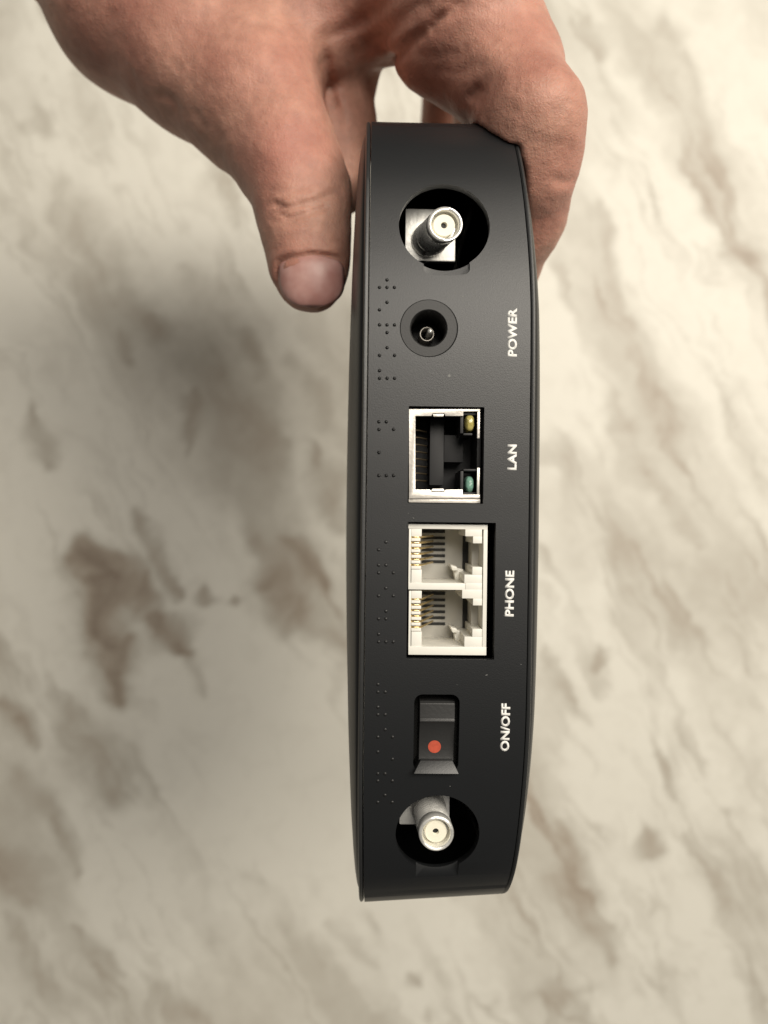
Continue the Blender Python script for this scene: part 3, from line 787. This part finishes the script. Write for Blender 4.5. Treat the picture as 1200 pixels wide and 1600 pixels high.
def surface_nets(f, lo, hi, h):
    xs = [np.arange(lo[i], hi[i] + h, h) for i in range(3)]
    nx_, ny_, nz_ = map(len, xs)
    G = np.empty((nx_, ny_, nz_), np.float32)
    YY, ZZ = np.meshgrid(xs[1], xs[2], indexing='ij')
    step = 16
    for i in range(0, nx_, step):
        xx = xs[0][i:i + step]
        P = np.empty((len(xx), ny_, nz_, 3)); P[..., 0] = xx[:, None, None]; P[..., 1] = YY; P[..., 2] = ZZ
        G[i:i + step] = f(P)
    G[0] = G[-1] = 1; G[:, 0] = G[:, -1] = 1; G[:, :, 0] = G[:, :, -1] = 1
    ins = G < 0
    cnt = np.zeros((nx_ - 1, ny_ - 1, nz_ - 1), np.int8)
    for a in (0, 1):
        for b_ in (0, 1):
            for c_ in (0, 1): cnt += ins[a:nx_ - 1 + a, b_:ny_ - 1 + b_, c_:nz_ - 1 + c_]
    act = (cnt > 0) & (cnt < 8)
    ids = np.full(act.shape, -1, np.int64); ci = np.argwhere(act); ids[act] = np.arange(len(ci))
    acc = np.zeros((len(ci), 3)); num = np.zeros(len(ci))
    corners = [(a, b_, c_) for a in (0, 1) for b_ in (0, 1) for c_ in (0, 1)]
    for p in corners:
        for ax in range(3):
            if p[ax]: continue
            q = list(p); q[ax] = 1
            g0 = G[ci[:, 0] + p[0], ci[:, 1] + p[1], ci[:, 2] + p[2]]; g1 = G[ci[:, 0] + q[0], ci[:, 1] + q[1], ci[:, 2] + q[2]]
            m_ = (g0 < 0) != (g1 < 0); t = np.where(m_, g0 / np.where(m_, g0 - g1, 1), 0)
            v = np.tile(np.array(p, float), (len(ci), 1)); v[:, ax] += t
            acc[m_] += v[m_]; num += m_
    V = (ci + acc / num[:, None]) * h + np.array(lo)
    F = []
    for ax in range(3):
        sl0 = [slice(1, -1)] * 3; sl0[ax] = slice(0, -1); sl1 = [slice(1, -1)] * 3; sl1[ax] = slice(1, None)
        A = ins[tuple(sl0)]; B = ins[tuple(sl1)]
        for flip, m_ in ((False, A & ~B), (True, ~A & B)):
            e = np.argwhere(m_); u, v_ = [(1, 2), (2, 0), (0, 1)][ax]
            e = e + np.array([0 if k == ax else 1 for k in range(3)])
            def idx(du, dv):
                k = e.copy(); k[:, u] -= du; k[:, v_] -= dv; return ids[k[:, 0], k[:, 1], k[:, 2]]
            q = np.stack([idx(1, 1), idx(0, 1), idx(0, 0), idx(1, 0)], 1)
            F.append(q[:, ::-1] if flip else q)
    return V, np.concatenate(F)
H_ = 0.68
V_, F_ = surface_nets(hand_full, (-108, 32, -132), (46, 152, 4), H_)
me = bpy.data.meshes.new('hand')
Vm = V_ * S
me.vertices.add(len(Vm)); me.vertices.foreach_set('co', Vm.ravel())
me.loops.add(F_.size); me.loops.foreach_set('vertex_index', F_.ravel().astype(np.int32))
me.polygons.add(len(F_)); me.polygons.foreach_set('loop_start', np.arange(0, F_.size, 4, dtype=np.int32))
me.update(calc_edges=True); me.validate()
fl = np.zeros(len(V_))
for p0, rr, amt in (((430, 240, -24), 12, .7), ((880, 250, -18), 12, .8), ((487, 445, -22), 10, .7), ((415, 120, -25), 16, .4), ((820, 60, -12), 22, .45), ((800, 340, -28), 14, .4), ((200, 60, -30), 22, .35)):
    fl = np.maximum(fl, amt * np.exp(-np.sum((V_ - W(*p0)) ** 2, -1) / rr ** 2))
at_ = me.attributes.new('flush', 'FLOAT', 'POINT'); at_.data.foreach_set('value', fl.astype(np.float32))
hand = link('hand', me, M['skin']); me.shade_smooth()
hand['label'] = 'bare hand gripping the top end of the black modem between thumb and bent index finger'
hand['category'] = 'hand'
sm = hand.modifiers.new('smooth', 'SMOOTH'); sm.factor = 0.5; sm.iterations = 1

# thumbnail: thin curved plate lying on the thumb tip
def surf_z(x, y, z0=-8.0, z1=-40.0):
    zs = np.arange(z0, z1, -.2); P = np.stack([np.full_like(zs, x), np.full_like(zs, y), zs], -1)
    d = hand_sdf(P); k = np.argmax(d < 0); return zs[k] + d[k] if d[k] < 0 else z1
bm = bmesh.new(); nu, nv = 20, 18; grid = []
for j in range(nv + 1):
    v = j / nv; py = 402 + 76 * v; row = []
    # half width: nearly square at the cuticle, round at the free edge
    hw = 50 * (1 - max(0, (v - .35) / .65) ** 2.4) ** .5 * (1 - .12 * (1 - min(1, v / .15)) ** 2)
    hw = max(hw, 3)
    for i in range(nu + 1):
        u = -1 + 2 * i / nu
        px = 488 - 4 * (1 - v) + u * hw + 0
        pyy = py + 2.5 * u * u * (1 - v) * 2
        row.append((px, pyy, u, v))
    grid.append(row)
vs = []
kz = (CAM_Z + 21) / FPX
for row in grid:
    r_v = []
    for px, py, u, v in row:
        x, y = (px - 600) * kz, (800 - py) * kz
        # smooth ellipsoidal crown instead of the skin's own relief
        cx_, cy_ = (486 - 600) * kz, (800 - 425) * kz
        q = 1 - ((x - cx_) / 8.3) ** 2 * .98 - ((y - cy_) / 13.5) ** 2 * .9
        z = -27.5 + 7.6 * math.sqrt(max(q, .02)) + .38
        edge = max(abs(u) ** 6, v ** 10, (1 - v) ** 12)
        r_v.append(bm.verts.new((x, y, z - .7 * edge)))
    vs.append(r_v)
for j in range(nv):
    for i in range(nu): bm.faces.new([vs[j][i], vs[j + 1][i], vs[j + 1][i + 1], vs[j][i + 1]])
nail = bm_obj('thumbnail', bm, M['nail'], hand, smooth=80)
md = nail.modifiers.new('t', 'SOLIDIFY'); md.thickness = 0.0004; md.offset = -1
